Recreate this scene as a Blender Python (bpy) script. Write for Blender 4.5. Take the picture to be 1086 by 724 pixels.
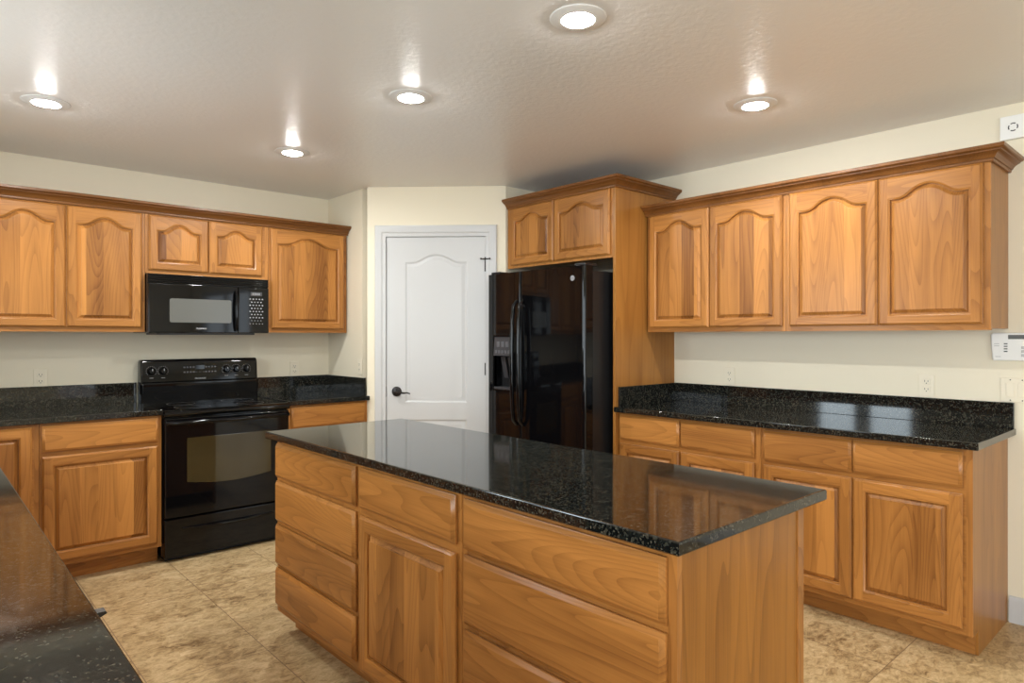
import bpy, bmesh, math, random
from mathutils import Vector, Matrix

for o in list(bpy.data.objects):
    bpy.data.objects.remove(o, do_unlink=True)
SC = bpy.context.scene
COL = SC.collection
PI = math.pi
random.seed(4)

# ------------------------------------------------------------------ camera
cam = bpy.data.cameras.new('camera')
cam_o = bpy.data.objects.new('camera', cam)
COL.objects.link(cam_o)
SC.camera = cam_o
cam.sensor_width = 36.0
cam.lens = 704.0 / 1086.0 * 36.0
cam.shift_y = -5.0 / 1086.0
cam.clip_start = 0.02
cam_o.location = (0, 0, 1.345)
cam_o.rotation_euler = (PI / 2, 0, -math.radians(42.05))

# ------------------------------------------------------------------ light, exposure
SC.view_settings.view_transform = 'Standard'
SC.view_settings.look = 'None'
SC.view_settings.gamma = 1.0
SC.view_settings.use_curve_mapping = False
SC.view_settings.exposure = 0.0
SC.cycles.max_bounces = 8
SC.cycles.diffuse_bounces = 5
SC.cycles.glossy_bounces = 5
SC.cycles.sample_clamp_indirect = 6.0
SC.cycles.use_denoising = True
SC.cycles.caustics_reflective = False
SC.cycles.caustics_refractive = False

world = bpy.data.worlds.new('daylight')
SC.world = world
world.use_nodes = True
wn = world.node_tree.nodes
wn['Background'].inputs[0].default_value = (0.80, 0.90, 1.0, 1)
wn['Background'].inputs[1].default_value = 2.0


def area_light(name, loc, rot, sx, sy, power, color):
    d = bpy.data.lights.new(name, 'AREA')
    d.shape = 'RECTANGLE'
    d.size, d.size_y = sx, sy
    d.energy = power
    d.color = color
    o = bpy.data.objects.new(name, d)
    COL.objects.link(o)
    o.location = loc
    o.rotation_euler = rot
    return o


# daylight through the sink window, plus three added fill lights outside invented glass doors
area_light('daylight_sink_window', (-0.60, 2.98, 1.62), (0, -PI / 2, 0), 0.85, 1.05, 38, (0.80, 0.93, 1.0))
area_light('added_fill_south', (-1.45, -4.10, 1.15), (PI / 2, 0, 0), 3.6, 1.95, 110, (0.84, 0.94, 1.0))  # added fill from behind the camera, no doors known there
area_light('added_fill_west', (-3.66, -0.90, 1.15), (0, -PI / 2, 0), 1.95, 3.2, 195, (0.84, 0.94, 1.0))  # added to brighten the east wall and the island front
area_light('added_fill_east', (3.99, -2.40, 1.15), (0, PI / 2, 0), 1.95, 2.3, 18, (0.84, 0.94, 1.0))  # added to lift the dark part of the ceiling
LAMP_STRENGTH = 640.0
LAMP_COLOR = (0.97, 0.98, 0.95)


# ------------------------------------------------------------------ materials
def new_mat(name):
    m = bpy.data.materials.new(name)
    m.use_nodes = True
    nt = m.node_tree
    return m, nt, nt.nodes, nt.links, nt.nodes['Principled BSDF']


def plain(name, col, rough=0.5, spec=0.5, metal=0.0, bump=None, emit=None):
    m, nt, N, L, b = new_mat(name)
    b.inputs['Base Color'].default_value = (*col, 1)
    b.inputs['Roughness'].default_value = rough
    b.inputs['Specular IOR Level'].default_value = spec
    b.inputs['Metallic'].default_value = metal
    if emit:
        b.inputs['Emission Color'].default_value = (*emit[0], 1)
        b.inputs['Emission Strength'].default_value = emit[1]
    if bump:
        tc = N.new('ShaderNodeTexCoord')
        n = N.new('ShaderNodeTexNoise')
        n.inputs['Scale'].default_value = bump[0]
        n.inputs['Detail'].default_value = 3
        bp = N.new('ShaderNodeBump')
        bp.inputs['Strength'].default_value = bump[1]
        bp.inputs['Distance'].default_value = bump[2]
        L.new(tc.outputs['Object'], n.inputs['Vector'])
        L.new(n.outputs['Fac'], bp.inputs['Height'])
        L.new(bp.outputs['Normal'], b.inputs['Normal'])
    return m


def mathn(N, L, op, a, b=None, c=None):
    n = N.new('ShaderNodeMath')
    n.operation = op
    for i, v in enumerate((a, b, c)):
        if v is None:
            continue
        if isinstance(v, (int, float)):
            n.inputs[i].default_value = v
        else:
            L.new(v, n.inputs[i])
    return n.outputs[0]


def wood(name, grain='z', boards=0.0, dark=(0.115, 0.035, 0.007), light=(0.53, 0.228, 0.056), rings=30.0):
    m, nt, N, L, b = new_mat(name)
    tc = N.new('ShaderNodeTexCoord')
    oi = N.new('ShaderNodeObjectInfo')
    sep = N.new('ShaderNodeSeparateXYZ')
    L.new(tc.outputs['Object'], sep.inputs[0])
    rnd = mathn(N, L, 'MULTIPLY', oi.outputs['Random'], 37.0)
    if grain == 'z':
        a, g = sep.outputs[0], sep.outputs[2]
    else:
        a, g = sep.outputs[2], sep.outputs[0]
    dpt = sep.outputs[1]
    tone_board = None
    shift = rnd
    if boards:
        cell = mathn(N, L, 'FLOOR', mathn(N, L, 'ADD', mathn(N, L, 'MULTIPLY', mathn(N, L, 'ADD', a, mathn(N, L, 'MULTIPLY', dpt, 0.97)), 1.0 / boards), rnd))
        w = N.new('ShaderNodeTexWhiteNoise')
        w.noise_dimensions = '1D'
        L.new(cell, w.inputs['W'])
        tone_board = w.outputs['Value']
        shift = mathn(N, L, 'ADD', rnd, mathn(N, L, 'MULTIPLY', w.outputs['Value'], 19.0))

    def coords(sa, sd, sg):
        cmb = N.new('ShaderNodeCombineXYZ')
        L.new(mathn(N, L, 'ADD', mathn(N, L, 'MULTIPLY', a, sa), shift), cmb.inputs[0])
        L.new(mathn(N, L, 'MULTIPLY', dpt, sd), cmb.inputs[1])
        L.new(mathn(N, L, 'ADD', mathn(N, L, 'MULTIPLY', g, sg), shift), cmb.inputs[2])
        return cmb.outputs[0]

    def noise(vec, scale, detail, rough=0.5):
        n = N.new('ShaderNodeTexNoise')
        n.inputs['Scale'].default_value = scale
        n.inputs['Detail'].default_value = detail
        n.inputs['Roughness'].default_value = rough
        L.new(vec, n.inputs['Vector'])
        return n.outputs['Fac']
    big = noise(coords(5.0, 5.0, 0.55), 1.0, 1.5, 0.4)
    band = mathn(N, L, 'FRACT', mathn(N, L, 'MULTIPLY', big, rings))
    band = mathn(N, L, 'SUBTRACT', 1.0, mathn(N, L, 'POWER', band, 2.6))
    tone = noise(coords(9.0, 9.0, 1.1), 1.0, 2.0)
    fine = noise(coords(170.0, 170.0, 5.0), 1.0, 3.0, 0.6)
    f = mathn(N, L, 'MULTIPLY', band, 0.16)
    f = mathn(N, L, 'ADD', f, mathn(N, L, 'MULTIPLY', tone, 0.66))
    f = mathn(N, L, 'ADD', f, mathn(N, L, 'MULTIPLY', fine, 0.28))
    if tone_board is not None:
        f = mathn(N, L, 'ADD', f, mathn(N, L, 'MULTIPLY_ADD', tone_board, 0.44, -0.22))
    f = mathn(N, L, 'ADD', f, mathn(N, L, 'MULTIPLY_ADD', oi.outputs['Random'], 0.12, -0.06))
    ramp = N.new('ShaderNodeValToRGB')
    ramp.color_ramp.elements[0].position = 0.16
    ramp.color_ramp.elements[0].color = (*dark, 1)
    ramp.color_ramp.elements[1].position = 0.88
    ramp.color_ramp.elements[1].color = (*light, 1)
    L.new(f, ramp.inputs[0])
    L.new(ramp.outputs[0], b.inputs['Base Color'])
    b.inputs['Roughness'].default_value = 0.30
    b.inputs['Specular IOR Level'].default_value = 0.30
    bp = N.new('ShaderNodeBump')
    bp.inputs['Strength'].default_value = 0.12
    bp.inputs['Distance'].default_value = 0.001
    L.new(fine, bp.inputs['Height'])
    L.new(bp.outputs['Normal'], b.inputs['Normal'])
    return m


def granite(name):
    m, nt, N, L, b = new_mat(name)
    tc = N.new('ShaderNodeTexCoord')
    col = None
    base = (0.006, 0.0065, 0.006)
    prev = None
    for sc_, thr, c in ((200.0, 0.84, (0.030, 0.031, 0.025)), (290.0, 0.94, (0.085, 0.077, 0.058)), (135.0, 0.90, (0.040, 0.037, 0.028)), (80.0, 0.80, (0.010, 0.0115, 0.010))):
        v = N.new('ShaderNodeTexVoronoi')
        v.inputs['Scale'].default_value = sc_
        L.new(tc.outputs['Object'], v.inputs['Vector'])
        s = N.new('ShaderNodeSeparateColor')
        L.new(v.outputs['Color'], s.inputs[0])
        on = mathn(N, L, 'GREATER_THAN', s.outputs[0], thr)
        mx = N.new('ShaderNodeMix')
        mx.data_type = 'RGBA'
        L.new(on, mx.inputs['Factor'])
        if prev is None:
            mx.inputs['A'].default_value = (*base, 1)
        else:
            L.new(prev, mx.inputs['A'])
        mx.inputs['B'].default_value = (*c, 1)
        prev = mx.outputs['Result']
    L.new(prev, b.inputs['Base Color'])
    b.inputs['Roughness'].default_value = 0.06
    b.inputs['Specular IOR Level'].default_value = 0.5
    return m


def tile_floor(name):
    m, nt, N, L, b = new_mat(name)
    tc = N.new('ShaderNodeTexCoord')
    sep = N.new('ShaderNodeSeparateXYZ')
    L.new(tc.outputs['Object'], sep.inputs[0])
    T = 0.457

    def joint(s, off, T):
        u = mathn(N, L, 'MULTIPLY', mathn(N, L, 'SUBTRACT', s, off), 1.0 / T)
        fr = mathn(N, L, 'FRACT', u)
        d = mathn(N, L, 'MINIMUM', fr, mathn(N, L, 'SUBTRACT', 1.0, fr))
        return mathn(N, L, 'LESS_THAN', d, 0.0018 / T), mathn(N, L, 'FLOOR', u)
    jx, cx = joint(sep.outputs[0], 1.130, T)
    jy, cy = joint(sep.outputs[1], 0.990, 2 * T)
    j = mathn(N, L, 'MAXIMUM', jx, jy)
    w = N.new('ShaderNodeTexWhiteNoise')
    w.noise_dimensions = '2D'
    cmb = N.new('ShaderNodeCombineXYZ')
    L.new(cx, cmb.inputs[0])
    L.new(cy, cmb.inputs[1])
    L.new(cmb.outputs[0], w.inputs['Vector'])
    # per-tile shift of the slate figure
    vm = N.new('ShaderNodeVectorMath')
    vm.operation = 'MULTIPLY_ADD'
    L.new(w.outputs['Color'], vm.inputs[0])
    vm.inputs[1].default_value = (7, 7, 7)
    mp = N.new('ShaderNodeVectorMath')
    mp.operation = 'MULTIPLY'
    L.new(tc.outputs['Object'], mp.inputs[0])
    mp.inputs[1].default_value = (0.8, 1.25, 1.0)
    L.new(mp.outputs[0], vm.inputs[2])

    def noise(scale, detail, rough, dist=0.0):
        n = N.new('ShaderNodeTexNoise')
        n.inputs['Scale'].default_value = scale
        n.inputs['Detail'].default_value = detail
        n.inputs['Roughness'].default_value = rough
        n.inputs['Distortion'].default_value = dist
        L.new(vm.outputs[0], n.inputs['Vector'])
        return n.outputs['Fac']
    n1 = noise(5.0, 8, 0.72, 0.6)
    n2 = noise(26.0, 8, 0.78, 0.9)
    f = mathn(N, L, 'ADD', mathn(N, L, 'MULTIPLY', n1, 0.42), mathn(N, L, 'MULTIPLY', n2, 0.58))
    ramp = N.new('ShaderNodeValToRGB')
    cr = ramp.color_ramp
    cr.elements[0].position = 0.40
    cr.elements[0].color = (0.20, 0.118, 0.052, 1)
    cr.elements[1].position = 0.61
    cr.elements[1].color = (0.66, 0.50, 0.29, 1)
    e = cr.elements.new(0.50)
    e.color = (0.475, 0.333, 0.168, 1)
    L.new(f, ramp.inputs[0])
    mx = N.new('ShaderNodeMix')
    mx.data_type = 'RGBA'
    L.new(j, mx.inputs['Factor'])
    L.new(ramp.outputs[0], mx.inputs['A'])
    mx.inputs['B'].default_value = (0.22, 0.140, 0.075, 1)
    L.new(mx.outputs['Result'], b.inputs['Base Color'])
    b.inputs['Roughness'].default_value = 0.38
    b.inputs['Specular IOR Level'].default_value = 0.35
    bp = N.new('ShaderNodeBump')
    bp.inputs['Strength'].default_value = 0.35
    bp.inputs['Distance'].default_value = 0.003
    L.new(mathn(N, L, 'SUBTRACT', n2, mathn(N, L, 'MULTIPLY', j, 0.6)), bp.inputs['Height'])
    L.new(bp.outputs['Normal'], b.inputs['Normal'])
    return m


def ceiling_mat(name, col):
    m, nt, N, L, b = new_mat(name)
    tc = N.new('ShaderNodeTexCoord')
    b.inputs['Base Color'].default_value = (*col, 1)
    b.inputs['Roughness'].default_value = 0.32
    b.inputs['Specular IOR Level'].default_value = 0.7
    n = N.new('ShaderNodeTexNoise')
    n.inputs['Scale'].default_value = 38.0
    n.inputs['Detail'].default_value = 3
    L.new(tc.outputs['Object'], n.inputs['Vector'])
    r = N.new('ShaderNodeValToRGB')
    r.color_ramp.elements[0].position = 0.42
    r.color_ramp.elements[1].position = 0.60
    L.new(n.outputs['Fac'], r.inputs[0])
    bp = N.new('ShaderNodeBump')
    bp.inputs['Strength'].default_value = 0.11
    bp.inputs['Distance'].default_value = 0.004
    L.new(r.outputs[0], bp.inputs['Height'])
    L.new(bp.outputs['Normal'], b.inputs['Normal'])
    return m


M = {}
M['panel'] = wood('wood_panel', 'z', boards=0.088)
M['wood_v'] = wood('wood_upright', 'z')
M['wood_h'] = wood('wood_level', 'x', rings=34.0)
M['end'] = wood('wood_end_panel', 'z', boards=0.0, dark=(0.165, 0.054, 0.009), light=(0.43, 0.19, 0.042), rings=14.0)
M['island_end'] = wood('wood_island_end', 'z', dark=(0.10, 0.031, 0.004), light=(0.43, 0.175, 0.030), rings=12.0)
M['crown'] = wood('wood_crown', 'x', dark=(0.065, 0.021, 0.005), light=(0.25, 0.10, 0.026), rings=34.0)
M['granite'] = granite('black_granite')
M['floor'] = tile_floor('slate_tile')
M['wall'] = plain('cream_paint', (0.76, 0.69, 0.545), 0.55, 0.3, bump=(60, 0.12, 0.002))
M['ceiling'] = ceiling_mat('ceiling_paint', (0.79, 0.775, 0.748))
M['white'] = plain('white_paint', (0.54, 0.54, 0.54), 0.35, 0.4)
M['plastic'] = plain('white_plastic', (0.82, 0.82, 0.80), 0.35, 0.4)
M['almond'] = plain('almond_plastic', (0.77, 0.70, 0.56), 0.35, 0.4)
M['black'] = plain('black_enamel', (0.003, 0.003, 0.0035), 0.05, 0.32)
M['blackglass'] = plain('black_glass', (0.002, 0.002, 0.002), 0.03, 0.4)
M['blackmat'] = plain('black_plastic', (0.010, 0.010, 0.011), 0.35, 0.4)
M['fridge'] = plain('black_gloss_door', (0.0025, 0.0025, 0.003), 0.05, 0.30, bump=(260, 0.03, 0.0005))
M['ovenglass'] = plain('oven_window_glass', (0.042, 0.032, 0.013), 0.04, 0.6)
M['mwglass'] = plain('microwave_window_reflection', (0.115, 0.115, 0.105), 0.18, 0.5)  # grey of the reflected room is painted into the base colour
M['grey'] = plain('grey_marking', (0.30, 0.30, 0.31), 0.5)
M['lightgrey'] = plain('pale_marking', (0.60, 0.60, 0.62), 0.4)
M['darkgrey'] = plain('dark_grey', (0.045, 0.045, 0.05), 0.3)
M['keygrey'] = plain('key_grey', (0.10, 0.10, 0.11), 0.3)
M['lcd'] = plain('lcd_glass', (0.115, 0.125, 0.125), 0.25)
M['bronze'] = plain('oil_rubbed_bronze', (0.030, 0.026, 0.024), 0.32, 0.5, 0.7)
M['steel'] = plain('steel', (0.45, 0.45, 0.47), 0.25, 0.5, 1.0)
M['trimring'] = plain('lamp_trim', (0.78, 0.78, 0.77), 0.4)
M['lamp'] = plain('lamp_lens', (0.9, 0.9, 0.9), 0.4, emit=(LAMP_COLOR, LAMP_STRENGTH))
M['slot'] = plain('socket_slot', (0.05, 0.045, 0.04), 0.6)


# ------------------------------------------------------------------ mesh helpers
class MB:
    def __init__(s):
        s.bm = bmesh.new()

    def _add(s, bm2):
        me = bpy.data.meshes.new('tmp')
        bm2.to_mesh(me)
        bm2.free()
        s.bm.from_mesh(me)
        bpy.data.meshes.remove(me)

    def box(s, x0, x1, y0, y1, z0, z1, bev=0.0, seg=2):
        b = bmesh.new()
        bmesh.ops.create_cube(b, size=1.0)
        for v in b.verts:
            v.co = Vector(((x0 + x1) / 2 + v.co.x * (x1 - x0), (y0 + y1) / 2 + v.co.y * (y1 - y0), (z0 + z1) / 2 + v.co.z * (z1 - z0)))
        if bev:
            bmesh.ops.bevel(b, geom=list(b.edges), offset=bev, segments=seg, affect='EDGES', profile=0.5)
        s._add(b)
        return s

    def loft(s, loops, cap0=False, cap1=False, cyclic=False):
        b = bmesh.new()
        R = [[b.verts.new(p) for p in lp] for lp in loops]
        n = len(loops[0])
        pairs = list(zip(R[:-1], R[1:]))
        if cyclic:
            pairs.append((R[-1], R[0]))
        for A, B in pairs:
            for i in range(n):
                k = (i + 1) % n
                try:
                    b.faces.new((A[i], A[k], B[k], B[i]))
                except ValueError:
                    pass
        caps = []
        if cap0:
            caps.append(b.faces.new(list(reversed(R[0]))))
        if cap1:
            caps.append(b.faces.new(R[-1]))
        if caps:
            b.normal_update()
            bmesh.ops.triangulate(b, faces=caps)
        bmesh.ops.recalc_face_normals(b, faces=list(b.faces))
        s._add(b)
        return s

    def prism(s, poly, mp, h0, h1):
        """poly of (u, v); mp(u, v, h) gives the point."""
        return s.loft([[mp(u, v, h0) for u, v in poly], [mp(u, v, h1) for u, v in poly]], True, True)

    def lathe(s, prof, c, axis='z', seg=32, ring=False):
        loops = []
        for r, h in prof:
            lp = []
            for i in range(seg):
                a = 2 * PI * i / seg
                u, v = r * math.cos(a), r * math.sin(a)
                if axis == 'z':
                    lp.append((c[0] + u, c[1] + v, c[2] + h))
                elif axis == 'y':
                    lp.append((c[0] + u, c[1] + h, c[2] + v))
                else:
                    lp.append((c[0] + h, c[1] + u, c[2] + v))
            loops.append(lp)
        if ring:
            return s.loft(loops, cyclic=True)
        return s.loft(loops, prof[0][0] > 1e-6, prof[-1][0] > 1e-6)

    def tube(s, pts, r, seg=12, flat=1.0):
        pts = [Vector(p) for p in pts]
        loops = []
        for i, p in enumerate(pts):
            t = (pts[min(i + 1, len(pts) - 1)] - pts[max(i - 1, 0)]).normalized()
            ref = Vector((1, 0, 0)) if abs(t.x) < 0.9 else Vector((0, 1, 0))
            u = (ref - t * ref.dot(t)).normalized()
            v = t.cross(u)
            rr = r[i] if isinstance(r, (list, tuple)) else r
            loops.append([tuple(p + u * rr * flat * math.cos(2 * PI * k / seg) + v * rr * math.sin(2 * PI * k / seg)) for k in range(seg)])
        return s.loft(loops, True, True)

    def sweep(s, path, prof, mp, closed=False):
        """path of 2D points; prof of (out, up); out lies to the RIGHT of the travel direction; mp(u, v, up) -> point."""
        P = [Vector(p) for p in path]
        n = len(P)
        loops = []
        for i in range(n):
            d0 = (P[i] - P[i - 1]).normalized() if i > 0 else None
            d1 = (P[i + 1] - P[i]).normalized() if i < n - 1 else None
            d0 = d0 or d1
            d1 = d1 or d0
            n0, n1 = Vector((d0.y, -d0.x)), Vector((d1.y, -d1.x))
            mvec = (n0 + n1)
            mvec = mvec / (1 + n0.dot(n1))
            loops.append([mp(P[i].x + mvec.x * o, P[i].y + mvec.y * o, h) for o, h in prof])
        return s.loft(loops, True, True)

    def build(s, name, mat, parent=None, smooth=True, loc=None, rot=0.0):
        bm = s.bm
        bm.normal_update()
        if smooth:
            for f in bm.faces:
                f.smooth = True
            for e in bm.edges:
                if len(e.link_faces) == 2 and e.calc_face_angle(3.0) > math.radians(32):
                    e.smooth = False
        me = bpy.data.meshes.new(name)
        bm.to_mesh(me)
        bm.free()
        me.materials.append(M[mat] if isinstance(mat, str) else mat)
        o = bpy.data.objects.new(name, me)
        COL.objects.link(o)
        if smooth:
            wm = o.modifiers.new('even_normals', 'WEIGHTED_NORMAL')
            wm.keep_sharp = True
            wm.weight = 100
        if parent is not None:
            o.parent = parent
        if loc is not None:
            o.location = loc
            o.rotation_euler = (0, 0, rot)
        return o


def tag(o, label=None, cat=None, group=None, kind=None):
    if label:
        o['label'] = label
    if cat:
        o['category'] = cat
    if group:
        o['group'] = group
    if kind:
        o['kind'] = kind
    return o


def thing(name, label, cat, loc, rot=0.0, group=None):
    o = bpy.data.objects.new(name, None)
    o.empty_display_size = 0.05
    COL.objects.link(o)
    o.location = loc
    o.rotation_euler = (0, 0, rot)
    return tag(o, label, cat, group)


def text_mesh(name, body, size, mat, parent, loc, depth=0.0006, align='CENTER'):
    cu = bpy.data.curves.new('tmp_text', 'FONT')
    cu.body = body
    cu.size = size
    cu.extrude = depth / 2
    cu.align_x = align
    cu.align_y = 'CENTER'
    t = bpy.data.objects.new('tmp_text', cu)
    COL.objects.link(t)
    dg = bpy.context.evaluated_depsgraph_get()
    me = bpy.data.meshes.new_from_object(t.evaluated_get(dg))
    bpy.data.objects.remove(t, do_unlink=True)
    bpy.data.curves.remove(cu)
    me.transform(Matrix.Rotation(PI / 2, 4, 'X'))
    me.materials.clear()
    me.materials.append(M[mat])
    me.name = name
    o = bpy.data.objects.new(name, me)
    COL.objects.link(o)
    o.parent = parent
    o.location = loc
    return o


def struct(o):
    o['kind'] = 'structure'
    return o


EAST = -PI / 2      # fronts that face west
WEST = PI / 2       # fronts that face east

# ------------------------------------------------------------------ room shell
XW, YW, XN, ZC = 3.85, 4.943, 2.474, 2.4424
A = Vector((2.474, 4.331))
B = Vector((3.204, 3.62))
DN = (B - A).normalized()
DROT = math.atan2(DN.y, DN.x)
DLEN = (B - A).length

struct(MB().box(-3.6, 3.97, -4.12, 5.06, -0.12, 0.0).build('floor', 'floor', smooth=False))
struct(MB().box(-3.6, 3.97, -4.12, 5.06, ZC, ZC + 0.12).build('ceiling', 'ceiling', smooth=False))
struct(MB().box(-0.55, 3.97, YW, YW + 0.117, 0, ZC).build('wall_north', 'wall', smooth=False))
EY0, EY1, EZ1 = -3.6, -1.2, 2.13
w = MB()
w.box(XW, XW + 0.12, -4.12, EY0, 0, ZC)
w.box(XW, XW + 0.12, EY0, EY1, EZ1, ZC)
w.box(XW, XW + 0.12, EY1, YW, 0, ZC)
struct(w.build('wall_east', 'wall', smooth=False))
WY0, WY1, WZ0, WZ1 = 2.43, 3.53, 1.13, 2.03
w = MB()
w.box(-0.55, -0.43, 1.2, WY0, 0, ZC)
w.box(-0.55, -0.43, WY1, YW, 0, ZC)
w.box(-0.55, -0.43, WY0, WY1, 0, WZ0)
w.box(-0.55, -0.43, WY0, WY1, WZ1, ZC)
w.box(-3.6, -0.55, 1.2, 1.32, 0, ZC)
struct(w.build('wall_west', 'wall', smooth=False))
w = MB()
SX0, SX1, SZ1 = -3.3, 0.4, 2.13
w.box(-3.6, SX0, -4.12, -4.0, 0, ZC)
w.box(SX1, XW, -4.12, -4.0, 0, ZC)
w.box(SX0, SX1, -4.12, -4.0, SZ1, ZC)
struct(w.build('wall_south', 'wall', smooth=False))
FY0, FY1 = -2.55, 0.75
w = MB()
w.box(-3.6, -3.48, -4.0, FY0, 0, ZC)
w.box(-3.6, -3.48, FY1, 1.2, 0, ZC)
w.box(-3.6, -3.48, FY0, FY1, 2.13, ZC)
struct(w.build('wall_far_west', 'wall', smooth=False))
struct(MB().box(XN, XN + 0.1, 4.40, YW, 0, ZC).build('wall_pantry_west', 'wall', smooth=False))
struct(MB().box(3.206, XW, 3.62, 3.72, 0, ZC).build('wall_pantry_south', 'wall', smooth=False))
# angled pantry wall with the door opening
DX0, DX1, DZ1 = 0.143, 0.870, 2.075
pw = thing('wall_pantry', None, None, (A.x, A.y, 0), DROT)
struct(pw)
w = MB()


def wedge(m, poly, z0, z1):
    m.prism(poly, lambda u, v, h: (u, v, h), z0, z1)


wedge(w, [(0, 0), (DX0 - 0.012, 0), (DX0 - 0.012, 0.11), (0.11, 0.11)][:4], 0, ZC)
wedge(w, [(DX1 + 0.012, 0), (DLEN, 0), (DLEN - 0.07, 0.11), (DX1 + 0.012, 0.11)], 0, ZC)
w.box(DX0 - 0.012, DX1 + 0.012, 0, 0.11, DZ1 + 0.012, ZC)
w.build('wall_face', 'wall', pw, smooth=False)
# jambs
w = MB()
w.box(DX0 - 0.011, DX0 - 0.004, 0.0, 0.11, 0, DZ1 + 0.011)
w.box(DX1 + 0.004, DX1 + 0.011, 0.0, 0.11, 0, DZ1 + 0.011)
w.box(DX0 - 0.004, DX1 + 0.004, 0.0, 0.11, DZ1 + 0.004, DZ1 + 0.011)
w.box(DX0 - 0.004, DX0 + 0.012, 0.045, 0.06, 0, DZ1 + 0.004)
w.box(DX1 - 0.012, DX1 + 0.004, 0.045, 0.06, 0, DZ1 + 0.004)
w.build('door_jamb', 'white', pw, smooth=False)

# sink window read from its reflection; glass door frames added around the fill lights
win = thing('window_1', None, None, (-0.43, WY0, WZ0), WEST)
struct(win)
ww, wh = WY1 - WY0, WZ1 - WZ0
w = MB()
for x0, x1, z0, z1 in ((0, 0.05, 0, wh), (ww - 0.05, ww, 0, wh), (0.05, ww - 0.05, 0, 0.05), (0.05, ww - 0.05, wh - 0.05, wh), (ww / 2 - 0.085, ww / 2 + 0.085, 0.05, wh - 0.05)):
    w.box(x0, x1, 0.03, 0.08, z0, z1, 0.004)
w.build('window_frame', 'white', win)
MB().box(0, ww, -0.03, 0.03, -0.02, 0.0, 0.004).build('window_sill', 'white', win)
pat = thing('added_opening_south', None, None, (SX1, -4.0, 0), PI)  # unseen opening, made up for the south fill
struct(pat)
w = MB()
sw = SX1 - SX0
for i in range(4):
    x = i * (sw - 0.07) / 3
    w.box(x, x + 0.07, 0.03, 0.09, 0.0, SZ1, 0.004)
w.box(0, sw, 0.035, 0.085, 0.0, 0.10)
w.box(0, sw, 0.035, 0.085, SZ1 - 0.08, SZ1)
w.build('window_frame', 'white', pat)

pat = thing('added_opening_west', None, None, (-3.48, FY0, 0), WEST)  # unseen opening, added with the west fill light
struct(pat)
w = MB()
for i in range(3):
    x = i * (FY1 - FY0 - 0.07) / 2
    w.box(x, x + 0.07, 0.03, 0.09, 0.0, 2.13, 0.004)
w.box(0, FY1 - FY0, 0.035, 0.085, 0.0, 0.10)
w.box(0, FY1 - FY0, 0.035, 0.085, 2.05, 2.13)
w.build('window_frame', 'white', pat)
pat = thing('added_opening_east', None, None, (XW, EY1, 0), EAST)  # opening out of view, added to let the east fill in
struct(pat)
w = MB()
for i in range(3):
    x = i * (EY1 - EY0 - 0.07) / 2
    w.box(x, x + 0.07, 0.03, 0.09, 0.0, EZ1, 0.004)
w.box(0, EY1 - EY0, 0.035, 0.085, 0.0, 0.10)
w.box(0, EY1 - EY0, 0.035, 0.085, EZ1 - 0.08, EZ1)
w.build('window_frame', 'white', pat)

# baseboards
BBP = [(0, 0), (0.014, 0), (0.014, 0.10), (0.009, 0.118), (0.004, 0.124), (0, 0.124)]
struct(MB().sweep([(XW, 0.755), (XW, -1.195)], BBP, lambda u, v, h: (u, v, h)).build('baseboard_east', 'white'))
struct(MB().sweep([(0.0, 0.0), (DX0 - 0.086, 0.0)], BBP, lambda u, v, h: (u, v, h)).build('baseboard_pantry', 'white', loc=(A.x, A.y, 0), rot=DROT))

# ------------------------------------------------------------------ arched panel geometry
def opening(x0, x1, z0, z1, rise, n=28):
    zs = z1 - rise
    pts = [(x0, z0), (x1, z0), (x1, zs)]
    xc, hw = (x0 + x1) / 2, (x1 - x0) / 2
    if rise > 0:
        for i in range(n + 1):
            t = 0.78 - 1.56 * i / n
            at = abs(t)
            f = 1 - 2.671 * at * at if at < 0.48 else 4.273 * (0.78 - at) ** 2
            pts.append((xc + hw * t, zs + rise * f))
    pts.append((x0, zs))
    return pts


def matched(pts, X0, X1, Z0, Z1):
    out = [(X0, Z0), (X1, Z0), (X1, Z1)]
    for p in pts[3:-1]:
        out.append((p[0], Z1))
    out.append((X0, Z1))
    return out


def inset(pts, d):
    n = len(pts)
    out = []
    for i in range(n):
        p0, p1, p2 = Vector(pts[i - 1]), Vector(pts[i]), Vector(pts[(i + 1) % n])
        a, b = (p1 - p0).normalized(), (p2 - p1).normalized()
        na, nb = Vector((-a.y, a.x)), Vector((-b.y, b.x))
        k = 1 + na.dot(nb)
        m = (na + nb) / max(k, 0.25)
        q = p1 + m * d
        out.append((q.x, q.y))
    return out


def lay(pts, y):
    return [(p[0], y, p[1]) for p in pts]


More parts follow.
